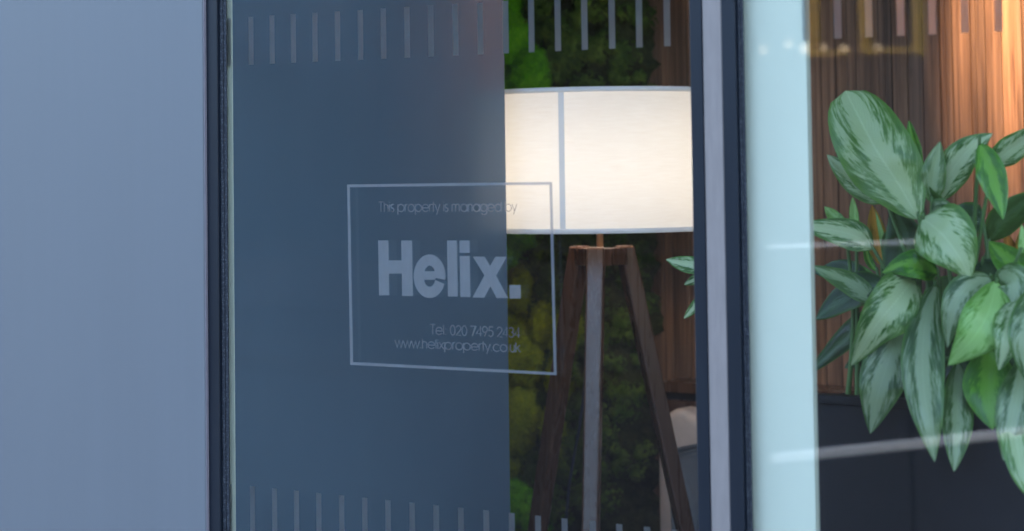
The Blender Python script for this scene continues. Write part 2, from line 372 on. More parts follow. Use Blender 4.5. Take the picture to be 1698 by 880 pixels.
# ------------------------------------------------------------------ notice on the glass
def arc(cx, cy, rx, ry, a0, a1, n=14):
    return [(cx+rx*math.cos(math.radians(a0+(a1-a0)*i/n)), cy+ry*math.sin(math.radians(a0+(a1-a0)*i/n))) for i in range(n+1)]
X = .74; r = X/2
def circ(cx): return arc(cx, r, r, r, 0, 360, 20)
GL = {
 'T': (.62, [[(.02, 1), (.60, 1)], [(.31, 1), (.31, 0)]]),
 'h': (.62, [[(.07, 1), (.07, 0)], arc(.30, X-.23, .23, .23, 180, 0) + [(.53, 0)]]),
 'n': (.62, [[(.07, X), (.07, 0)], arc(.30, X-.23, .23, .23, 180, 0) + [(.53, 0)]]),
 'm': (1.06, [[(.07, X), (.07, 0)], arc(.285, X-.215, .215, .215, 180, 0) + [(.50, 0)], arc(.715, X-.215, .215, .215, 180, 0) + [(.93, 0)]]),
 'i': (.20, [[(.09, X), (.09, 0)], [(.09, 1.0), (.09, .92)]]),
 'l': (.20, [[(.09, 1), (.09, 0)]]),
 's': (.46, [arc(.22, X*.74, .16, X*.25, 50, 260, 10) + arc(.22, X*.25, .18, X*.25, 80, -140, 10)]),
 'p': (.86, [[(.07, X), (.07, -.32)], circ(.44)]),
 'b': (.86, [[(.07, 1), (.07, 0)], circ(.44)]),
 'd': (.86, [[(.79, 1), (.79, 0)], circ(.42)]),
 'a': (.86, [[(.79, X), (.79, 0)], circ(.42)]),
 'g': (.86, [[(.79, X), (.79, -.02)] + arc(.45, -.02, .34, .30, 0, -150, 10), circ(.42)]),
 'o': (.84, [circ(.42)]),
 'c': (.76, [arc(.42, r, r, r, 42, 318, 16)]),
 'e': (.84, [[(.06, r), (.79, r)], arc(.42, r, r, r, 0, 325, 18)]),
 'r': (.36, [[(.07, X), (.07, 0)], arc(.29, X-.22, .22, .22, 180, 75, 6)]),
 't': (.34, [[(.16, 1), (.16, 0)], [(.02, X), (.31, X)]]),
 'y': (.62, [[(.03, X), (.31, .02)], [(.59, X), (.19, -.32)]]),
 'u': (.62, [[(.07, X)] + arc(.30, .23, .23, .23, 180, 360) + [(.53, X)], [(.53, .23), (.53, 0)]]),
 'k': (.56, [[(.07, 1), (.07, 0)], [(.50, X), (.09, .33)], [(.22, .44), (.53, 0)]]),
 'x': (.58, [[(.03, X), (.54, 0)], [(.53, X), (.03, 0)]]),
 'w': (.90, [[(.02, X), (.24, 0), (.45, X), (.66, 0), (.88, X)]]),
 '.': (.24, [[(.11, 0), (.11, .08)]]),
 ':': (.24, [[(.11, 0), (.11, .08)], [(.11, .58), (.11, .66)]]),
 ' ': (.34, []),
 '0': (.66, [arc(.33, .5, .27, .5, 0, 360, 22)]),
 '2': (.66, [arc(.33, .72, .27, .27, 165, -30, 12) + [(.06, 0), (.62, 0)]]),
 '3': (.66, [arc(.32, .75, .24, .25, 150, -80, 12), arc(.32, .27, .27, .27, 80, -155, 12)]),
 '4': (.66, [[(.48, 0), (.48, 1), (.03, .25), (.63, .25)]]),
 '5': (.66, [[(.56, 1), (.20, 1), (.12, .55)] + arc(.32, .32, .27, .31, 120, -150, 14)]),
 '7': (.66, [[(.04, 1), (.60, 1), (.22, 0)]]),
 '9': (.66, [arc(.33, .70, .28, .29, 0, 360, 20), [(.59, .62), (.28, 0)]]),
}
SY = -.0012
def ribbon(bm, pts, hw, fn, k):
    n = len(pts); L = []; Rr = []
    for i in range(n):
        a = Vector(pts[max(i-1, 0)]); b = Vector(pts[min(i+1, n-1)])
        if i in (0, n-1) and (Vector(pts[0])-Vector(pts[-1])).length < 1e-6: a = Vector(pts[-2]); b = Vector(pts[1])
        d = (b-a); d = d.normalized() if d.length > 1e-9 else Vector((1, 0))
        nn = Vector((-d.y, d.x))
        if 0 < i < n-1:
            e = (Vector(pts[i])-Vector(pts[i-1])).normalized(); c = abs(nn.dot(Vector((-e.y, e.x)))); nn = nn/max(c, .45)
        p = Vector(pts[i])
        L.append(bm.verts.new(fn(p+nn*hw, k))); Rr.append(bm.verts.new(fn(p-nn*hw, k)))
    for i in range(n-1): bm.faces.new((L[i], L[i+1], Rr[i+1], Rr[i]))
def text_line(name, s, start, end, cap, parent, hw=.045):
    tot = sum(GL[c][0] for c in s)
    ex = ((end[0]-start[0])/tot, (end[1]-start[1])/tot); ey = (-cap*.013, -cap)
    def fn(p, k):
        q = W(start[0]+p.x*ex[0]-p.y*ey[0]*-1, start[1]+p.x*ex[1]+p.y*ey[1], SY)
        return Vector((q.x, q.y-k*.00002, q.z))
    bm = bmesh.new(); x = 0; k = 0
    for c in s:
        adv, st = GL[c]
        for pl in st:
            ribbon(bm, [(x+a, b) for a, b in pl], hw, fn, k % 5); k += 1
        x += adv
    return fin(name, bm, M['vinyl_fine'], parent)
sg = empty('window_sign', W(750, 460, SY), 'pale outlined Helix property notice lettered on the glass of the narrow window', 'sign')
text_line('top_line', 'This property is managed by', (627.5, 350.7), (857.5, 350.2), 16.2, sg)
text_line('phone_line', 'Tel: 020 7495 2434', (713, 554), (862.5, 559.6), 16.2, sg)
text_line('website_line', 'www.helixproperty.co.uk', (655, 575.5), (863, 583.8), 15.6, sg)
def poly_part(name, faces, m=None, parent=sg):
    bm = bmesh.new()
    for f in faces: bm.faces.new([bm.verts.new(W(x, y, SY)) for x, y in f])
    bmesh.ops.remove_doubles(bm, verts=bm.verts[:], dist=1e-6)
    return fin(name, bm, m or M['vinyl'], parent)
def lean(x, y): return x + (y-398)*.016
def rect(x0, x1, y0, y1): return [(lean(x0, y0), y0), (lean(x1, y0), y0), (lean(x1, y1), y1), (lean(x0, y1), y1)]
poly_part('letter', [rect(627, 644, 398.3, 431.5), rect(627, 644, 431.5, 453.5), rect(627, 644, 453.5, 489.5),
                     rect(644, 665.3, 431.5, 453.5), rect(665.3, 683.2, 398.6, 431.5), rect(665.3, 683.2, 431.5, 453.5), rect(665.3, 683.2, 453.5, 490.5)])
ecx, ecy, ea, eb, ia, ib = 712.3, 457.8, 26.4, 36.2, 9.8, 17.5
e_f = []
def ell(a, b, an): return (lean(ecx+a*math.cos(an), ecy)-.9, ecy-b*math.sin(an))
a0, a1, N = -math.asin(6.0/eb), 2*PI-math.radians(21), 40
for i in range(N):
    u0 = a0+(a1-a0)*i/N; u1 = a0+(a1-a0)*(i+1)/N
    e_f.append([ell(ia, ib, u0), ell(ea, eb, u0), ell(ea, eb, u1), ell(ia, ib, u1)])
ys = [449.5+i*(463.6-449.5)/6 for i in range(7)]
def ix(y): return ia*math.sqrt(max(0, 1-((ecy-y)/ib)**2))
cx_ = lean(ecx, ecy)-.9
for y0, y1 in zip(ys, ys[1:]):
    e_f.append([(cx_-ix(y0), y0), (cx_+ix(y0), y0), (cx_+ix(y1), y1), (cx_-ix(y1), y1)])
poly_part('letter', e_f)
poly_part('letter', [rect(741.3, 757.6, 398.5, 491.5)])
poly_part('letter', [rect(761.8, 778.6, 398.6, 419), rect(761.8, 778.6, 424.3, 492.3)])
poly_part('letter', [[(784, 425.3), (803.5, 425.4), (812.6, 440.5), (803.3, 456.5)], [(821.5, 425.4), (840, 425.4), (822.4, 456.6), (812.6, 440.5)],
                     [(812.6, 440.5), (822.4, 456.6), (813, 474), (803.3, 456.5)], [(803.3, 456.5), (813, 474), (802.8, 493.4), (783.5, 493)], [(822.4, 456.6), (842.5, 494.2), (823.5, 494), (813, 474)]])
poly_part('full_stop', [rect(843.4, 862, 472.3, 494.6)])
TL, TR, BR, BL = (575.5, 305.6), (915.5, 301.4), (923, 621.8), (580.8, 604.8)
def inset(c, dx, dy): return (c[0]+dx, c[1]+dy)
i_ = 4.6
tl, tr, br, bl = inset(TL, i_, i_), inset(TR, -i_, i_), inset(BR, -i_, -i_), inset(BL, i_, -i_)
poly_part('border', [[TL, TR, tr, tl], [TR, BR, br, tr], [BR, BL, bl, br], [BL, TL, tl, bl]])

# ------------------------------------------------------------------ walls just inside the glass
xl0, xl1 = WX(374, .0125), WX(387, .0125)
def depth_at(px, x, py=440):                               # where the line of sight crosses the plane x
    d = R @ Vector(((px-PX)/F, -(py-PY)/F, -1)); return CAM.y + d.y*(x-CAM.x)/d.x
yend = depth_at(841, xl1)
t = empty('partition_wall', (xl1-.04, .3, .02), 'smooth dark blue grey wall running back from the glass, left of the lamp', 'wall')
box('panel', xl1-.10, xl1, .0145, yend, .021, ZT-.003, M['return'], t, .0008)
box('end_trim', xl1-.10, xl1+.0003, .0125, .014, .021, ZT-.003, M['pale'], t)
yc0 = .0125
xc0, xc1 = WX(1232, yc0), WX(1344, yc0)
yce = depth_at(1351, xc1)
t = empty('column', (xc1, .08, .02), 'pale ice blue column behind the glass, left of the leafy plant', 'column')
box('core', xc0-.02, xc1, yc0, yce, .021, ZT-.003, M['pale'], t, .001)

# ------------------------------------------------------------------ timber wall
YW = 1.60
t = empty('wood_wall', (-1.2, YW, .02), 'wall of narrow upright brown timber slats behind the lamp and plant', 'wall')
box('backing', WX(1062, YW)-.05, 1.2, YW+.022, YW+.05, .021, ZT-.003, M['dark_wall'], t)
meshes = {}
x = WX(1066, YW); k = 0
while x < WX(1790, YW):
    wd = random.choice((.011, .015, .020, .026, .034)); dp = random.choice((0, .0015, .003, .0045))
    key = (wd, dp)
    if key not in meshes:
        o = box('slat', 0, wd-.0015, YW+dp, YW+.0215, .022, ZT-.004, M['slat'], t, .001); meshes[key] = o.data
        o.location.x += x
    else:
        o = link('slat', meshes[key], None, t); o.location.x += x
    x += wd; k += 1
# low timber ledge in front of it
zl = WZ(1130, 634, YW-.10)
xl, xr = WX(1092, YW-.10), WX(1420, YW-.10)
t = empty('ledge', (xl, YW-.1, .02), 'low brown timber ledge with a dark groove under its top, behind the pale armchair', 'ledge')
box('top_board', xl, xr, YW-.10, YW-.002, zl-.022, zl, M['walnut'], t, .001)
box('groove', xl+.004, xr, YW-.09, YW-.004, zl-.038, zl-.0225, M['dark_glass'], t)
box('front_board', xl, xr, YW-.10, YW-.003, .022, zl-.0385, M['walnut'], t, .001)

# ------------------------------------------------------------------ moss wall
YM = 1.50
mx0, mx1 = WX(690, YM), WX(1046, YM)
mw = empty('moss_wall', ((mx0+mx1)/2, YM, .02), 'green living wall of cushion moss and fine foliage behind the floor lamp', 'moss wall')
bm = bmesh.new(); nx, nz = 60, 150
def rn(x, z): return (math.sin(x*31+z*17)+math.sin(x*57-z*41+1.3)+math.sin(x*13+z*71+.4)+math.sin(x*97+z*23+2))/4
grid = []
for i in range(nx+1):
    col = []
    for j in range(nz+1):
        u = i/nx; z = .3+2.2*j/nz; x = mx0+(mx1-mx0)*u
        edge = max(0, (u-.86)/.14)
        col.append(bm.verts.new((x + (rn(3, z*2.4)*.03+.01)*edge, YM + rn(x*1.4, z*1.4)*.022 + .12*edge**2, z)))
    grid.append(col)
for i in range(nx):
    for j in range(nz): bm.faces.new((grid[i][j], grid[i+1][j], grid[i+1][j+1], grid[i][j+1]))
fin('moss_bed', bm, M['moss_dark'], mw, smooth=True)
bm = bmesh.new()
rg = random.Random(3)
clumps = [(rg.uniform(WX(872, YM), mx1-.004), rg.uniform(.55, 1.95), rg.uniform(.018, .042)) for _ in range(420)]
for cx, cz, cr in clumps:
    u = (cx-mx0)/(mx1-mx0); edge = max(0, (u-.86)/.14)
    cx += (rn(3, cz*2.4)*.03+.01)*edge
    cy = YM - .012 + .10*edge**2
    for _ in range(int(150*cr/.03)):
        a, b = rg.uniform(0, PI), rg.uniform(0, 2*PI)
        n = Vector((math.sin(a)*math.cos(b), -abs(math.cos(a)), math.sin(a)*math.sin(b)))
        p = Vector((cx, cy, cz)) + n*cr*rg.uniform(.7, 1.05)
        s = rg.uniform(.002, .0048)
        t1 = n.orthogonal().normalized(); t2 = n.cross(t1); q = rg.uniform(0, PI)
        e1 = (t1*math.cos(q)+t2*math.sin(q)); e2 = n.cross(e1)
        n2 = n*rg.uniform(-.4, .6)
        bm.faces.new([bm.verts.new(p+v) for v in (e1*s*1.5+n2*s, e2*s*.7, -e1*s*1.2, -e2*s*.7)])
tag(fin('moss_foliage', bm, M['moss_leaf'], mw), kind='stuff')
def mound(px, py, rx, ry, mat, seed, Y=YM-.02, dz=.07):
    p = W(px, py, Y); s = pxm(p); rr = random.Random(seed)
    bm = bmesh.new(); bmesh.ops.create_icosphere(bm, subdivisions=5, radius=1)
    ph = [rr.uniform(0, 6) for _ in range(6)]
    for v in bm.verts:
        c = v.co
        f = 1 + .05*math.sin(3*c.x+ph[0])*math.sin(4*c.z+ph[1]) + .03*math.sin(9*c.x+ph[2]+5*c.y)*math.sin(8*c.z+ph[3]) + rr.uniform(-.012, .012)
        v.co = Vector((p.x + c.x*f*rx*s*1.2, p.y + c.y*f*dz, p.z + c.z*f*ry*s))
    bmesh.ops.recalc_face_normals(bm, faces=bm.faces[:])
    fs = [f for f in bm.faces if f.normal.y < .3]
    for f in rr.sample(fs, min(len(fs), 1100)):            # short tufts that roughen the cushion
        n = f.normal; c = f.calc_center_median(); e1 = n.orthogonal().normalized(); e2 = n.cross(e1); q = rr.uniform(0, 6.28)
        e = e1*math.cos(q)+e2*math.sin(q); h = rr.uniform(.003, .007); k = rr.uniform(.0012, .0022); b = n*h + Vector((rr.uniform(-.002, .002), 0, rr.uniform(-.003, .003)))
        bm.faces.new([bm.verts.new(c+e*k), bm.verts.new(c-e*k), bm.verts.new(c+b-e*k*.4), bm.verts.new(c+b+e*k*.4)])
    me = bpy.data.meshes.new('moss_cushion'); bm.to_mesh(me); bm.free()
    link('moss_cushion', me, mat, mw, True)
B, O = M['moss_bright'], M['moss_olive']
for i, a in enumerate(((838, 20, 36, 75, B), (862, 70, 24, 50, B), (882, 120, 31, 42, B), (845, 140, 26, 38, B), (812, 90, 40, 60, B), (850, 190, 40, 40, B), (830, 262, 40, 50, B), (846, 402, 22, 46, B), (872, 390, 16, 22, B),
                       (868, 482, 24, 44, O), (842, 530, 22, 40, O), (868, 588, 36, 56, O), (932, 622, 14, 42, O), (862, 690, 38, 70, O), (922, 712, 13, 45, O), (845, 770, 30, 30, O), (905, 540, 14, 40, O), (955, 545, 12, 30, O), (938, 560, 16, 40, O),
                       (858, 835, 34, 46, B), (893, 865, 12, 25, B), (840, 910, 50, 50, B))):
    mound(*a, seed=i, Y=YM-.02-.01*(i % 3), dz=.05+.02*(i % 2))

# ------------------------------------------------------------------ floor lamp
LY = min((y*.005 for y in range(190, 240)), key=lambda y: abs(W(995, 408, y).x-(xl1-.004)))
hub = W(995, 408, LY); LX = hub.x; sm = pxm(hub)
zs0, zs1 = WZ(1000, 378, LY), WZ(1000, 155, LY)
RS = 205*sm
lp = empty('floor_lamp', (LX, LY, .02), 'tripod floor lamp with white drum shade and three walnut legs', 'lamp')
zc = (zs0+zs1)/2; zb = zc-.02
lathe('shade', [(RS, zs0), (RS, zs1)], (LX, LY, 0), M['shade'], lp, 96)
for z in (zs0, zs1):
    lathe('trim', [(RS-.0015, z-.0045), (RS+.0018, z-.0045), (RS+.0018, z+.0045), (RS-.0015, z+.0045)], (LX, LY, 0), M['trim'], lp, 96, closed=True)
# seam strip on the shade
best = min((a*.002 for a in range(-2200, 0)), key=lambda a: abs((lambda q: (PX + q.x/-q.z*F) - 932)(R.transposed() @ (Vector((LX+RS*math.cos(a), LY+RS*math.sin(a), zc))-CAM))) + (0 if (Vector((math.cos(a), math.sin(a), 0)).dot(CAM-Vector((LX, LY, 1.3))) > 0) else 1e6))
bm = bmesh.new(); da = .0052/RS; pr = []
for i in range(5):
    a = best-da+2*da*i/4
    pr.append([bm.verts.new((LX+(RS+rr)*math.cos(a), LY+(RS+rr)*math.sin(a), z)) for rr, z in ((.0006, zs0+.0047), (.0022, zs0+.0047), (.0022, zs1-.0047), (.0006, zs1-.0047))])
for p, q in zip(pr, pr[1:]):
    for k in range(4): bm.faces.new((p[k], p[(k+1) % 4], q[(k+1) % 4], q[k]))
bm.faces.new(pr[0]); bm.faces.new(pr[-1][::-1])
fin('seam', bm, M['trim'], lp)
zh = hub.z
bm = bmesh.new(); bmesh.ops.create_uvsphere(bm, u_segments=20, v_segments=12, radius=.032)
for v in bm.verts: v.co += Vector((LX, LY, zb))
fin('bulb', bm, M['bulb'], lp, smooth=True)
lathe('stem', [(.0065, zh-.02), (.0065, zb-.045), (.011, zb-.044), (.011, zb-.030), (.0, zb-.030)], (LX, LY, 0), M['brass'], lp, 20)
bm = bmesh.new()                                           # spider that carries the shade
for k in range(3):
    a = k*2*PI/3+.5
    tube_bm(bm, [Vector((LX, LY, zb-.047)), Vector((LX+.1*math.cos(a), LY+.1*math.sin(a), zb-.07)), Vector((LX+(RS-.002)*math.cos(a), LY+(RS-.002)*math.sin(a), zs0+.006))], .002, 6)
fin('spider', bm, M['brass'], lp, smooth=True)
front = math.atan2(CAM.y-LY, CAM.x-LX) + math.radians(-9)
# hub: rounded triangular block
bm = bmesh.new(); ring0, ring1 = [], []
for k in range(48):
    a = 2*PI*k/48; rr = .046 + .012*math.cos(3*(a-front))
    ring0.append(bm.verts.new((LX+rr*math.cos(a), LY+rr*math.sin(a), zh-.036))); ring1.append(bm.verts.new((LX+rr*math.cos(a), LY+rr*math.sin(a), zh-.004)))
for k in range(48): bm.faces.new((ring0[k], ring0[(k+1) % 48], ring1[(k+1) % 48], ring1[k]))
bm.faces.new(ring0[::-1]); bm.faces.new(ring1)
fin('hub', bm, M['walnut'], lp)
for k in range(3):
    a = front + k*2*PI/3
    rad = Vector((math.cos(a), math.sin(a), 0)); tan = Vector((-math.sin(a), math.cos(a), 0))
    slope = .213; top = Vector((LX, LY, zh)) + rad*.050
    bot = Vector((LX, LY, .022)) + rad*(.050+slope*(zh-.022))
    bm = bmesh.new(); rings = []
    for p, hw, hd in ((top, .0165, .0150), (top+(bot-top)*.06, .0165, .0165), (top+(bot-top)*.5, .0155, .0150), (bot, .011, .011)):
        rings.append([bm.verts.new(p+tan*sx*hw+rad*sy*hd) for sx, sy in ((-1, -1), (1, -1), (1, 1), (-1, 1))])
    for q0_, q1_ in zip(rings, rings[1:]):
        for i in range(4): bm.faces.new((q0_[i], q0_[(i+1) % 4], q1_[(i+1) % 4], q1_[i]))
    bm.faces.new(rings[0][::-1]); bm.faces.new(rings[-1])
    fin('leg', bm, M['walnut'], lp, bevel=.004)
pts = [Vector(W(*q)) for q in catmull([(975, 440, LY+.04), (972, 600, LY+.05), (962, 700, LY+.06), (946, 790, LY+.08), (938, 880, LY+.10), (936, 1020, LY+.12)], 24)]
tube('cable', pts, .0028, M['cord'], lp, 6)

# ------------------------------------------------------------------ armchair behind the lamp
ay = 1.405
t = empty('armchair', W(1150, 1300, ay), 'pale beige rounded armchair with a grey arm, right of the lamp legs', 'chair')
def blob_prism(name, outline, y0, y1, m, bev=.02):
    bm = bmesh.new()
    a = [bm.verts.new(W(px, py, (y0+y1)/2)) for px, py in outline]
    f = bm.faces.new(a)
    ex = bmesh.ops.extrude_face_region(bm, geom=[f])
    nv = [v for v in ex['geom'] if isinstance(v, bmesh.types.BMVert)]
    for v in a: v.co.y = y0
    for v in nv: v.co.y = y1
    return fin(name, bm, m, t, smooth=False, bevel=bev, seg=4)
out = catmull([(1106, 900), (1104, 760), (1108, 705), (1122, 682), (1142, 676), (1165, 690), (1200, 720), (1230, 800), (1235, 900), (1170, 905)], 36)
blob_prism('backrest', out, ay, ay+.07, M['upholstery'], .015)
out = catmull([(1142, 940), (1136, 820), (1130, 760), (1134, 746), (1148, 750), (1168, 800), (1184, 850), (1190, 940)], 30)
blob_prism('arm', out, ay-.14, ay-.003, M['upholstery_grey'], .015)
for xx in (1118, 1225):
    q = W(xx, 900, ay+.03); tube('leg', [Vector((q.x, q.y, q.z+.01)), Vector((q.x, q.y, .022))], .012, M['walnut'], t)

# ------------------------------------------------------------------ planter and plants
PYF = .235
ztop = WZ(1420, 672, PYF)
xp0 = WX(1310, PYF)
pl = empty('planter', (xp0+.6, PYF+.15, .02), 'long dark navy planter trough under the leafy plant', 'planter')
bm = bmesh.new()
bx(bm, xp0, 1.5, PYF, PYF+.02, .021, ztop); bx(bm, xp0, 1.5, PYF+.32, PYF+.34, .021, ztop-.001)
bx(bm, xp0, xp0+.02, PYF+.0203, PYF+.3197, .021, ztop-.0005); bx(bm, 1.48, 1.4995, PYF+.0203, PYF+.3197, .021, ztop-.0005)
fin('trough', bm, M['planter'], pl, bevel=.0015)
box('rim', xp0-.002, 1.502, PYF-.004, PYF+.022, ztop+.0003, ztop+.012, M['planter'], pl, .001)
box('soil', xp0+.021, 1.479, PYF+.021, PYF+.319, ztop-.2, ztop-.03, M['soil'], pl)

PROF = {
 'ovate': [.05, .46, .76, .94, 1, .98, .89, .73, .50, .24, .0],
 'round': [0, .30, .55, .75, .90, .98, 1, 1, 1, 1, 1],
 'heart': [.12, .80, .98, 1, .96, .88, .76, .60, .42, .22, .0],
 'lance': [.05, .35, .62, .84, .97, 1, .92, .76, .55, .30, .0],
}
def leaf(parent, mid, hw, prof, mat, roll=0., fold=.25, seed=0, name='leaf', skew=1.0, stem=None):
    rr = random.Random(seed); n, mcols = 22, 5
    c = catmull(mid, n)
    P = [W(*q) for q in c]
    s = pxm(P[n//2]); pf = PROF[prof]
    bm = bmesh.new(); uvl = bm.loops.layers.uv.new('UVMap'); rows = []
    ph = rr.uniform(0, 6)
    for i in range(n+1):
        T = (P[min(i+1, n)]-P[max(i-1, 0)]).normalized(); V = (P[i]-CAM).normalized()
        sd = T.cross(V).normalized(); nrm = sd.cross(T).normalized()
        if nrm.dot(V) > 0: nrm = -nrm                       # towards the viewer
        u = i/n; k = u*10; j = min(int(k), 9); wv = pf[j] + (pf[j+1]-pf[j])*(k-j)
        if prof == 'round' and u > .62: wv *= math.sqrt(max(0, 1-((u-.62)/.38)**2.3))
        if i == n: wv = .004
        sdr = sd*math.cos(roll) + nrm*math.sin(roll); nr = nrm*math.cos(roll) - sd*math.sin(roll)
        row = []
        for q in range(-mcols, mcols+1):
            v = q/mcols; h = hw*s*wv*(skew if q > 0 else 1/skew)
            lift = fold*(abs(v)**1.2)*h - .25*(v*v)*(abs(v))*h + .05*h*abs(v)*math.sin(u*17+ph+(1.6 if q > 0 else 0))
            row.append((bm.verts.new(P[i]+sdr*v*h+nr*lift), u, (v+1)/2))
        rows.append(row)
    for a, b in zip(rows, rows[1:]):
        for q in range(2*mcols):
            quad = (a[q], a[q+1], b[q+1], b[q])
            f = bm.faces.new([x[0] for x in quad]); f.smooth = True
            for lo, x in zip(f.loops, quad): lo[uvl].uv = (x[1], x[2])
    me = bpy.data.meshes.new(name); bm.to_mesh(me); bm.free()
    o = link(name, me, M[mat], parent)
    if stem:
        b = Vector(stem); p0 = P[0]; mp = (p0+b)/2 + Vector((0, 0, .03)) + (p0-P[1]).normalized()*.02
        tube('stem', [Vector(q) for q in catmull([tuple(b), tuple(mp), tuple(p0), tuple(P[1]*.6+p0*.4)], 10)], [.0045-.0003*k for k in range(11)], M['stem'], parent, 6)
    return o
def base(px, Y): q = W(px, 640, Y); return (q.x, q.y, ztop-.04)
D = .27
p1 = empty('potted_plant', base(1560, D+.03), 'bushy plant with silver and green striped leaves spilling over the dark planter', 'plant')
b1, b2 = base(1545, D+.05), base(1620, D+.08)
leaf(p1, [(1524, 364, D), (1490, 305, D-.01), (1448, 240, D-.02), (1402, 150, D+.02)], 62, 'round', 'leaf_silver', .15, .18, 1, stem=b1)
leaf(p1, [(1470, 335, D+.05), (1420, 300, D+.05), (1371, 256, D+.05)], 24, 'ovate', 'leaf_silver', .2, .2, 2, stem=b1)
leaf(p1, [(1527, 300, D+.02), (1518, 250, D+.02), (1507, 199, D+.03)], 14, 'lance', 'leaf_green', -.5, .5, 3, stem=b1)
leaf(p1, [(1534, 330, D+.03), (1530, 290, D+.03), (1524, 252, D+.03)], 9, 'lance', 'leaf_green', -.5, .5, 4)
leaf(p1, [(1545, 335, D+.02), (1548, 290, D+.02), (1559, 234, D+.03)], 23, 'ovate', 'leaf_grey', .3, .2, 5, stem=b1)
leaf(p1, [(1560, 332, D+.05), (1576, 288, D+.05), (1606, 248, D+.05), (1646, 221, D+.06)], 30, 'ovate', 'leaf_silver', -.2, .25, 6, stem=b2)
leaf(p1, [(1624, 238, D+.03), (1640, 276, D+.01), (1654, 318, D), (1664, 364, D-.01)], 25, 'ovate', 'leaf_green', .25, .3, 7, stem=b2)
leaf(p1, [(1646, 272, D+.06), (1680, 245, D+.06), (1735, 205, D+.06)], 24, 'ovate', 'leaf_silver', .2, .25, 8, stem=b2)
leaf(p1, [(1530, 362, D-.03), (1562, 388, D-.05), (1590, 425, D-.05), (1609, 461, D-.04)], 53, 'heart', 'leaf_silver', -.1, .15, 9, skew=1.05, stem=b1)
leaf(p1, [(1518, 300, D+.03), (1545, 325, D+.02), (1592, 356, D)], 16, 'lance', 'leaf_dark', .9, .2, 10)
leaf(p1, [(1545, 350, D+.02), (1565, 352, D), (1600, 372, D-.01)], 22, 'ovate', 'leaf_grey', .3, .2, 11)
leaf(p1, [(1448, 412, D+.02), (1410, 388, D), (1325, 372, D-.02)], 27, 'lance', 'leaf_silver', .3, .25, 12, stem=b1)
leaf(p1, [(1402, 382, D+.06), (1385, 362, D+.06), (1367, 342, D+.06)], 12, 'ovate', 'leaf_lime', .2, .5, 13, stem=base(1400, D+.06))
leaf(p1, [(1420, 396, D+.06), (1417, 360, D+.06), (1414, 326, D+.06)], 9, 'lance', 'leaf_lime', -.4, .5, 14, stem=base(1420, D+.06))
leaf(p1, [(1555, 452, D+.02), (1530, 440, D-.02), (1500, 437, D-.03), (1462, 452, D-.02)], 28, 'ovate', 'leaf_green', .5, .3, 15, stem=b1)
leaf(p1, [(1515, 462, D), (1485, 500, D-.06), (1448, 545, D-.08), (1411, 607, D-.07)], 47, 'heart', 'leaf_silver', -.15, .2, 16, skew=1.1, stem=b1)
leaf(p1, [(1505, 520, D-.01), (1476, 590, D-.05), (1456, 655, D-.07), (1443, 719, D-.07)], 41, 'ovate', 'leaf_grey', .15, .2, 17, stem=b1)
leaf(p1, [(1552, 470, D+.01), (1534, 540, D-.05), (1530, 620, D-.09), (1540, 700, D-.11), (1550, 766, D-.11)], 37, 'ovate', 'leaf_grey', .2, .2, 18, stem=b1)
leaf(p1, [(1588, 600, D-.01), (1588, 670, D-.05), (1586, 730, D-.08), (1582, 782, D-.09)], 27, 'ovate', 'leaf_grey', -.2, .25, 19, stem=b1)
leaf(p1, [(1644, 460, D-.01), (1605, 475, D-.05), (1580, 515, D-.07), (1571, 577, D-.07)], 27, 'ovate', 'leaf_grey', .3, .3, 20, stem=b2)
leaf(p1, [(1652, 466, D-.03), (1640, 515, D-.08), (1614, 560, D-.10), (1572, 606, D-.09)], 43, 'ovate', 'leaf_lime', -.1, .15, 21, skew=1.08, stem=b2)
leaf(p1, [(1690, 500, D-.04), (1680, 535, D-.08), (1668, 572, D-.10), (1656, 614, D-.09)], 33, 'heart', 'leaf_silver', .1, .2, 22, stem=b2)
leaf(p1, [(1655, 452, D-.01), (1680, 468, D-.03), (1676, 508, D-.04)], 30, 'ovate', 'leaf_grey', .1, .2, 23, stem=b2)
leaf(p1, [(1640, 575, D), (1640, 620, D-.03), (1640, 665, D-.05), (1646, 712, D-.06)], 44, 'ovate', 'leaf_green', .1, .2, 24, stem=b2)
leaf(p1, [(1700, 590, D-.02), (1688, 650, D-.06), (1676, 710, D-.08), (1664, 764, D-.09)], 32, 'ovate', 'leaf_grey', .1, .2, 25, stem=b2)
leaf(p1, [(1672, 620, D-.01), (1680, 700, D-.07), (1695, 780, D-.10), (1716, 835, D-.10)], 26, 'ovate', 'leaf_silver', -.1, .2, 26, stem=b2)
leaf(p1, [(1720, 470, D-.04), (1712, 520, D-.08), (1700, 570, D-.1), (1705, 640, D-.1)], 34, 'ovate', 'leaf_grey', 0, .2, 27, stem=b2)
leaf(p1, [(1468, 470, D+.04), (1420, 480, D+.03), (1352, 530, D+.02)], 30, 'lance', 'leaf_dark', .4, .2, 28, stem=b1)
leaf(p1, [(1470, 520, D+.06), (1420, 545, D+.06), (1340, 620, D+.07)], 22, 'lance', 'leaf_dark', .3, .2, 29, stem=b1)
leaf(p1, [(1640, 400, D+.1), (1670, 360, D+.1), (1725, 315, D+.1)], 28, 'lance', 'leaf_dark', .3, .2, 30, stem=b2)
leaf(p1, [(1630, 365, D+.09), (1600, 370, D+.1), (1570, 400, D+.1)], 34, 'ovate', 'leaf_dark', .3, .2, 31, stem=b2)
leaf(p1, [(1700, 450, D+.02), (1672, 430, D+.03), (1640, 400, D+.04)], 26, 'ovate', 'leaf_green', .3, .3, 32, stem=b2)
leaf(p1, [(1630, 430, D+.06), (1640, 470, D+.06), (1610, 520, D+.05)], 40, 'ovate', 'leaf_dark', .2, .2, 33, stem=b2)
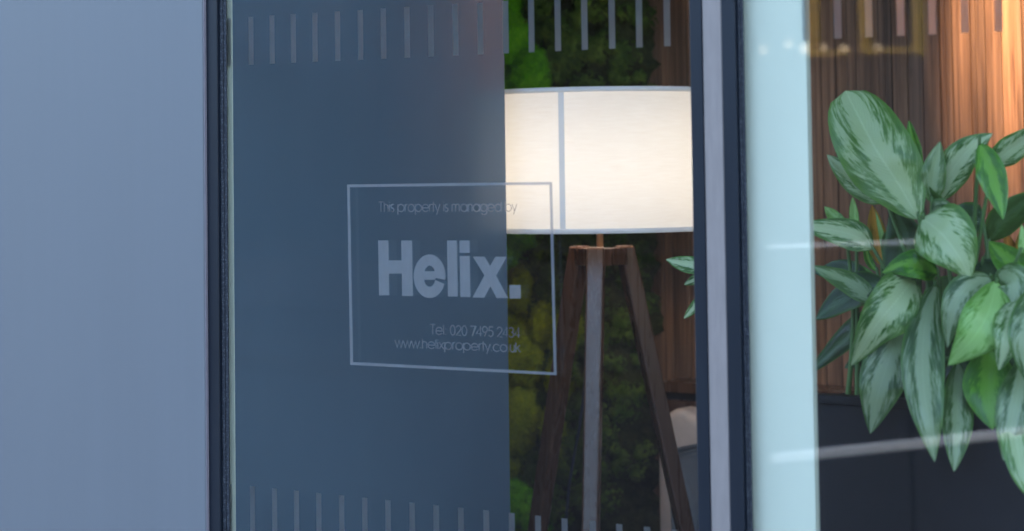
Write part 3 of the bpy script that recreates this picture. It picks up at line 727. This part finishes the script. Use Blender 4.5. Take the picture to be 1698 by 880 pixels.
leaf(p1, [(1560, 560, D+.06), (1600, 620, D+.05), (1620, 680, D+.04)], 50, 'ovate', 'leaf_dark', .2, .2, 34, stem=b2)
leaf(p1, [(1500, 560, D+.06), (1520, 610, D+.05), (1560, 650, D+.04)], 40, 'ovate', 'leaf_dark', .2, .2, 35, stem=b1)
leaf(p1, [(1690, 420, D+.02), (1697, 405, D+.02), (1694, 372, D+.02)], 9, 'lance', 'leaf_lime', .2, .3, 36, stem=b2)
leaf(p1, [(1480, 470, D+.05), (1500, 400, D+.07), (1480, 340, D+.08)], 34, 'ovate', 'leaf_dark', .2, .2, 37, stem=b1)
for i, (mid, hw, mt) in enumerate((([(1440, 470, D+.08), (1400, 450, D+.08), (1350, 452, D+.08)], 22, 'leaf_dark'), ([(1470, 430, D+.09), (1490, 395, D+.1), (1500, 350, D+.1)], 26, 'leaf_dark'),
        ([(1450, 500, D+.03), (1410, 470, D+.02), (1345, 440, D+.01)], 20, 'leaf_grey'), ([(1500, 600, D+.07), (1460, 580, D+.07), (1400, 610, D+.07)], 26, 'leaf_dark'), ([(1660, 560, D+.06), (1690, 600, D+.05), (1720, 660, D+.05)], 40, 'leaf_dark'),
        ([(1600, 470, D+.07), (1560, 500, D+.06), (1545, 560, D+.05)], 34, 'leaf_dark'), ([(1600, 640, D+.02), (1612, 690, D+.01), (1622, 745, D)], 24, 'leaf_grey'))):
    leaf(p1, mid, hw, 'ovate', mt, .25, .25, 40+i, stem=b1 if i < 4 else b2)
# orange bracts of a second plant deeper in the trough
p2 = empty('flowering_plant', base(1470, D+.16), 'orange flowered plant half hidden behind the large striped leaf', 'plant')
bb = base(1465, D+.17)
for i, (mid, hw, mt) in enumerate((([(1462, 440, D+.16), (1455, 400, D+.16), (1446, 340, D+.15)], 19, 'leaf_orange'), ([(1468, 440, D+.17), (1475, 410, D+.17), (1482, 385, D+.17)], 8, 'leaf_orange'),
        ([(1455, 450, D+.15), (1440, 430, D+.15), (1432, 380, D+.15)], 7, 'leaf_green'), ([(1470, 455, D+.15), (1466, 410, D+.14), (1452, 350, D+.14)], 6, 'leaf_lime'), ([(1458, 470, D+.16), (1430, 450, D+.16), (1400, 440, D+.16)], 9, 'leaf_green'))):
    leaf(p2, mid, hw, 'lance', mt, .2, .4, 60+i, name='bract' if 'orange' in mt else 'leaf', stem=bb)
p3 = empty('flowering_plant', base(1690, D+.17), 'yellow orange flowered plant at the right end, behind the leafy plant', 'plant')
bb = base(1690, D+.17)
for i, (mid, hw, mt) in enumerate((([(1680, 470, D+.16), (1678, 430, D+.16), (1668, 385, D+.15)], 16, 'leaf_orange'), ([(1690, 470, D+.16), (1692, 420, D+.16), (1696, 375, D+.15)], 12, 'leaf_orange'), ([(1684, 470, D+.15), (1700, 430, D+.15), (1720, 400, D+.15)], 10, 'leaf_lime'))):
    leaf(p3, mid, hw, 'lance', mt, .2, .4, 70+i, name='bract' if 'orange' in mt else 'leaf', stem=bb)
# third plant: only its leaf tips show past the frame of the narrow window
Y3 = .62
q = W(1200, 700, Y3)
p4 = empty('potted_plant', (q.x, q.y, .022), 'plant whose few pale leaf tips poke out beside the frame, right of the lamp', 'plant')
st = (q.x, q.y, .30)
leaf(p4, [(1172, 444, Y3), (1140, 438, Y3), (1104, 430, Y3)], 15, 'ovate', 'leaf_silver', .2, .25, 80, stem=st)
leaf(p4, [(1175, 452, Y3), (1155, 462, Y3), (1134, 472, Y3)], 9, 'lance', 'leaf_grey', .2, .25, 81, stem=st)
leaf(p4, [(1172, 492, Y3), (1155, 506, Y3), (1134, 528, Y3)], 10, 'lance', 'leaf_silver', .2, .25, 82, stem=st)
leaf(p4, [(1185, 470, Y3), (1200, 440, Y3), (1230, 400, Y3)], 22, 'ovate', 'leaf_silver', .2, .25, 83, stem=st)
lathe('pot', [(.0, .0), (.10, .0), (.13, .30), (.12, .30), (.118, .27), (0, .27)], (q.x, q.y, .022), M['planter'], p4, 28)

# ------------------------------------------------------------------ ceiling spotlight that washes the slats at the top right
hit = W(1738, -40, YW)
q = Vector((hit.x+.12, YW-.62, ZT-.16))
sc = empty('ceiling_spotlight', (q.x, q.y, ZT), 'black ceiling spotlight washing warm light over the timber slats at the top right', 'lamp')
ax = (hit-q).normalized()
def ring_tube(name, o, a, prof, m):
    e1 = a.orthogonal().normalized(); e2 = a.cross(e1); bm = bmesh.new(); rg_ = []
    for rr_, zz in prof: rg_.append([bm.verts.new(o + a*zz + (e1*math.cos(2*PI*k/28)+e2*math.sin(2*PI*k/28))*rr_) for k in range(28)])
    for A, B_ in zip(rg_, rg_[1:]):
        for k in range(28): bm.faces.new((A[k], A[(k+1) % 28], B_[(k+1) % 28], B_[k]))
    return fin(name, bm, m, sc, True)
ring_tube('housing', q, ax, [(.001, -.085), (.034, -.085), (.036, -.08), (.036, .03), (.033, .03), (.032, -.018), (.001, -.02)], M['cord'])
ring_tube('diffuser', q, ax, [(.0005, -.012), (.031, -.012), (.031, -.010), (.0005, -.010)], M['globe'])
tube('arm', [Vector((q.x, q.y, ZT-.003)), Vector((q.x, q.y, ZT-.09)) - ax*.02, q - ax*.05], .008, M['cord'], sc)
ld = bpy.data.lights.new('spotlight_beam', 'SPOT'); ld.energy = 130; ld.color = (1, .68, .40); ld.spot_size = math.radians(25); ld.spot_blend = 1.0; ld.shadow_soft_size = .028
lo_ = bpy.data.objects.new('spotlight_beam', ld); C.objects.link(lo_); lo_.location = q + ax*.034; lo_.rotation_euler = (-ax).to_track_quat('Z', 'Y').to_euler()

# ------------------------------------------------------------------ across the street (seen only mirrored in the glass)
def MIR(px, py, Yv): q = W(px, py, Yv); return Vector((q.x, -q.y, q.z))
ob = empty('opposite_building', (-8, -14, 0), 'dark building across the street, mirrored in the glass', 'building')
box('wall', -40, 20, -16, -14, -.1, 4.6, M['dark_wall'], ob)
for i in range(12):
    for j in range(1):
        x0 = -32+i*4
        wdw = box('window', x0, x0+2.2, -13.995, -13.94, 0.6+j*3, 2.6+j*3, M['dark_wall'], ob)
        box('pane', x0+.1, x0+2.1, -13.938, -13.93, 0.7+j*3, 2.5+j*3, M['dark_glass'], wdw)
YV = 9.0
fr = empty('yellow_frame', MIR(1400, 90, YV), 'yellow painted frame across the street, mirrored at the top of the right window', 'frame')
def mpost(x, y0, y1, wpx):
    a, b = MIR(x, y1, YV), MIR(x, y0, YV); h = wpx*pxm(W(x, y1, YV))
    box('post', a.x-h, a.x+h, a.y-.06, a.y+.06, -.1, b.z+.6, M['yellow'], fr)
def mrail(x0, x1, y, hpx):
    a, b = MIR(x0, y, YV), MIR(x1, y, YV); h = hpx*pxm(W(x0, y, YV))
    box('rail', min(a.x, b.x), max(a.x, b.x), a.y+.062, a.y+.12, a.z-h, a.z+h, M['yellow'], fr)
mrail(1347, 1446, 90, 2); mrail(1425, 1530, 86, 2)
for x in (1350, 1437, 1525): 
    a = MIR(x, 90, YV); h = 2.0*pxm(W(x, 90, YV))
    box('post', a.x-h, a.x+h, a.y-.06, a.y+.06, a.z, a.z+1.5, M['yellow'], fr)
for x in (1350, 1525):
    a = MIR(x, 90, YV)
    box('foot', a.x-.02, a.x+.02, a.y-.05, a.y+.05, 0, a.z-.003, M['dark_wall'], fr)
PL = ['small warm pendant lamp mirrored over the pale column, nearest the dark frame', 'small warm pendant lamp mirrored over the middle of the pale column', 'larger bright pendant lamp mirrored at the right edge of the pale column',
      'faint pendant lamp mirrored just right of the pale column', 'larger warm pendant lamp mirrored on the timber slats', 'pendant lamp mirrored on the timber slats, the higher of the last two', 'rightmost pendant lamp mirrored on the timber slats']
for i, (x, y) in enumerate(((1267, 81), (1307, 72), (1334, 79), (1366, 78), (1399, 81), (1434, 71), (1455, 77))):
    q = MIR(x, y, 10.5); 
    t = empty('pendant_lamp', q, PL[i], 'lamp', 'pendant lamps across the street')
    bm = bmesh.new(); bmesh.ops.create_uvsphere(bm, u_segments=16, v_segments=10, radius=.018*(1.4 if i in (2, 4) else 1)*1.0)
    for v in bm.verts: v.co += q
    fin('bulb', bm, M['far_bulb'], t, smooth=True)
    tube('cord', [q+Vector((0, 0, .03)), q+Vector((0, 0, 1.6))], .006, M['cord'], t, 6)
t = empty('canopy', (-6, -13, 3.4), 'dark canopy that carries the pendant lamps across the street', 'canopy')
box('deck', -14, 2, -13.9, -12.0, 3.35, 3.5, M['dark_wall'], t)
# white railing on the pavement
a = MIR(1283, 762, 3.2)
dd = R @ Vector(((1698-PX)/F, -(718-PY)/F, -1)); k = (a.z-CAM.z)/dd.z
b = CAM + dd*k; b.y = -b.y
t = empty('railing', ((a.x+b.x)/2, (a.y+b.y)/2, 0), 'low white two rail railing on the pavement, mirrored as pale streaks', 'railing')
dv = (b-a).normalized(); nv = Vector((-dv.y, dv.x, 0))
def obox(name, o, l0, l1, h0, h1, z0, z1, m):
    bm = bmesh.new(); vs = [bm.verts.new(Vector((o.x, o.y, 0)) + dv*l + nv*h + Vector((0, 0, z))) for l in (l0, l1) for h in (h0, h1) for z in (z0, z1)]
    for f in ((0,1,3,2), (4,6,7,5), (0,4,5,1), (2,3,7,6), (0,2,6,4), (1,5,7,3)): bm.faces.new([vs[i] for i in f])
    fin(name, bm, m, t, bevel=.004)
L = (b-a).length
zt = MIR(1283, 410, 3.2).z
obox('rail', a, 0, L*1.1, -.015, .015, a.z-.014, a.z+.014, M['white_stone'])
obox('rail', a, 0, L*.55, -.015, .015, zt-.006, zt+.006, M['white_stone'])
for l in (.004, L*.52): obox('post', a, l, l+.012, -.006, .006, .001, zt-.0095, M['dark_wall'])
